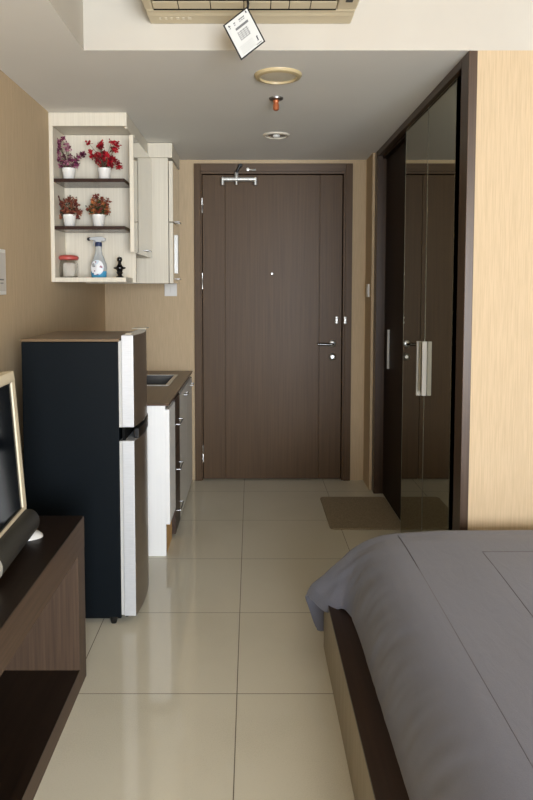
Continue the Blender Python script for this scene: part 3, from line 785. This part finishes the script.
# densify in t
dense = []
for i in range(len(rows)-1):
    dy = abs(rows[i+1][0][1]-rows[i][0][1]); nsub = max(4, int(dy/.008))
    for k in range(nsub):
        u = k/nsub; R_ = []
        for j in range(len(rows[0])):
            A,B,C_,D = rows[max(i-1,0)][j],rows[i][j],rows[i+1][j],rows[min(i+2,len(rows)-1)][j]
            if dy > .12: R_.append(tuple(lerp(B[q],C_[q],u) for q in range(3)))
            else: R_.append(tuple(cr(A[q],B[q],C_[q],D[q],u) if q != 1 else lerp(B[1],C_[1],u) for q in range(3)))
        dense.append(R_)
dense.append(rows[-1])
from mathutils import noise as mn
bm = bmesh.new(); G = []
nS = len(dense[0])
for i, R_ in enumerate(dense):
    g = []
    for j, (x,y,z) in enumerate(R_):
        s = min(j/(7*NS), 1.)           # 0 hem .. 1 on top
        side = max(0., 1-abs(s-.35)/.5)
        # diagonal drape folds on the side, soft undulation on top
        w1 = mn.noise(Vector((y*16+s*3.2, s*1.6, 3.1)))
        w2 = mn.noise(Vector((y*38+s*6, s*2.5, 9.7)))
        top = mn.noise(Vector((x*3.2, y*3.0, 1.3)))*.004*min(1, max(0,(s-.5)*2))
        corner = max(0., min(1., (y-2.1)/.2))
        w3 = mn.noise(Vector((y*26-x*18, z*5, 2.2)))
        dx = -side*(.0045*w1 + (.0022+.0030*corner)*w2 + .006*corner*w3)
        if y > 2.2 and s < .35: y = y - .045*(1-s/.35)*max(0, 1-abs(y-2.33)/.09)
        w4 = mn.noise(Vector((y*30+s*5, s*2.0, 4.4)))
        dx -= .004*side*max(0, w4)**.5*(.12+1.2*corner)
        z2 = z + top + side*(.002*w1) + .006*min(1, max(0, (s-.4)/.6))
        if y > 2.44: dy_ = .004*mn.noise(Vector((x*14, z*3, 5.)))
        else: dy_ = 0
        g.append(bm.verts.new((x+dx, y+dy_, z2)))
    G.append(g)
for i in range(len(G)-1):
    for j in range(nS-1): bm.faces.new((G[i][j],G[i][j+1],G[i+1][j+1],G[i+1][j]))
def cloth_mat():
    m = mat('grey_cotton', (118,115,124), .85, spec=.2, sheen=.25); nt,N,L,B = nodes(m)
    tc = N.new('ShaderNodeTexCoord')
    n1 = N.new('ShaderNodeTexNoise'); n1.inputs['Scale'].default_value = 420; n1.inputs['Detail'].default_value = 3
    mp = N.new('ShaderNodeMapping'); mp.inputs['Scale'].default_value = (26, 9, 14); mp.inputs['Rotation'].default_value = (0,0,.5)
    n2 = N.new('ShaderNodeTexNoise'); n2.inputs['Scale'].default_value = 1.; n2.inputs['Detail'].default_value = 5; n2.inputs['Distortion'].default_value = .8
    L.new(tc.outputs['Object'], n1.inputs['Vector']); L.new(tc.outputs['Object'], mp.inputs['Vector']); L.new(mp.outputs[0], n2.inputs['Vector'])
    ra = N.new('ShaderNodeValToRGB'); ra.color_ramp.elements[0].color = sr((102,104,116)); ra.color_ramp.elements[1].color = sr((114,116,128))
    L.new(n1.outputs['Fac'], ra.inputs['Fac']); L.new(ra.outputs['Color'], B.inputs['Base Color'])
    b1 = N.new('ShaderNodeBump'); b1.inputs['Strength'].default_value = .25; b1.inputs['Distance'].default_value = .001
    b2 = N.new('ShaderNodeBump'); b2.inputs['Strength'].default_value = .18; b2.inputs['Distance'].default_value = .006
    L.new(n2.outputs['Fac'], b2.inputs['Height']); L.new(n1.outputs['Fac'], b1.inputs['Height']); L.new(b2.outputs[0], b1.inputs['Normal']); L.new(b1.outputs[0], B.inputs['Normal'])
    return m
CL = cloth_mat()
tzv = {}
du = build('duvet', bm, CL, smooth=True)
so = du.modifiers.new('thick', 'SOLIDIFY'); so.thickness = .006; so.offset = -1
tag(du, 'plain grey duvet spread over the bed, one corner hanging toward the floor', 'duvet')
# stitched seams lying in the cloth
def ztop(x, y):
    best = min((abs(v.co.x-x)+abs(v.co.y-y), v.co.z) for v in du.data.vertices if v.co.z > .38)
    return best[1]
def seam(pts):
    bm = bmesh.new(); P = []
    for (x0,y0),(x1,y1) in zip(pts, pts[1:]):
        n = max(2, int(max(abs(x1-x0),abs(y1-y0))/.025))
        for k in range(n): P.append((lerp(x0,x1,k/n), lerp(y0,y1,k/n)))
    P.append(pts[-1])
    Q = [(x, y, ztop(x,y)-.0004) for x,y in P]
    for _ in range(3):
        Q = [Q[0]] + [(Q[i][0], Q[i][1], (Q[i-1][2]+Q[i][2]+Q[i+1][2])/3) for i in range(1, len(Q)-1)] + [Q[-1]]
    tube(bm, Q, .0016, 6)
    build('seam', bm, mat('seam_thread', (98,95,102), .8) if 'seam_thread' not in bpy.data.materials else bpy.data.materials['seam_thread'], du, smooth=True)
seam([(.537,2.415),(.522,1.15),(.515,.5)])
seam([(1.95,2.175),(.775,2.175)]); seam([(.775,2.17),(.757,1.73),(.74,.5)])

# ------------------------------------------------------------------ light
W = bpy.data.worlds.new('sky'); S.world = W; W.use_nodes = True
W.node_tree.nodes['Background'].inputs[0].default_value = (.92,.96,1.,1); W.node_tree.nodes['Background'].inputs[1].default_value = 1.0
def area(name, loc, rot, sx_, sy_, power, col):
    l = bpy.data.lights.new(name, 'AREA'); l.shape = 'RECTANGLE'; l.size = sx_; l.size_y = sy_; l.energy = power; l.color = col
    o = bpy.data.objects.new(name, l); COL.objects.link(o); o.location = loc; o.rotation_euler = rot; return o
area('window_daylight', ((WX0+WX1)/2, YN-.11, (WZ0+WZ1)/2), (PI/2,0,0), WX1-WX0, WZ1-WZ0, 412, (.91,.968,1.05))

# ------------------------------------------------------------------ camera
cam = bpy.data.cameras.new('camera'); co = bpy.data.objects.new('camera', cam); COL.objects.link(co)
co.location = (0,0,1.35); co.rotation_euler = (PI/2-math.radians(3.63), 0, 0)
cam.sensor_fit = 'VERTICAL'; cam.sensor_height = 24.; cam.sensor_width = 24.
cam.lens = 24.*665/800
cam.shift_x = 15.5/800; cam.shift_y = -68/800
cam.clip_start = .05
S.camera = co
S.view_settings.view_transform = 'Standard'; S.view_settings.look = 'None'; S.view_settings.gamma = 1.; S.view_settings.use_curve_mapping = False
S.view_settings.exposure = 0.
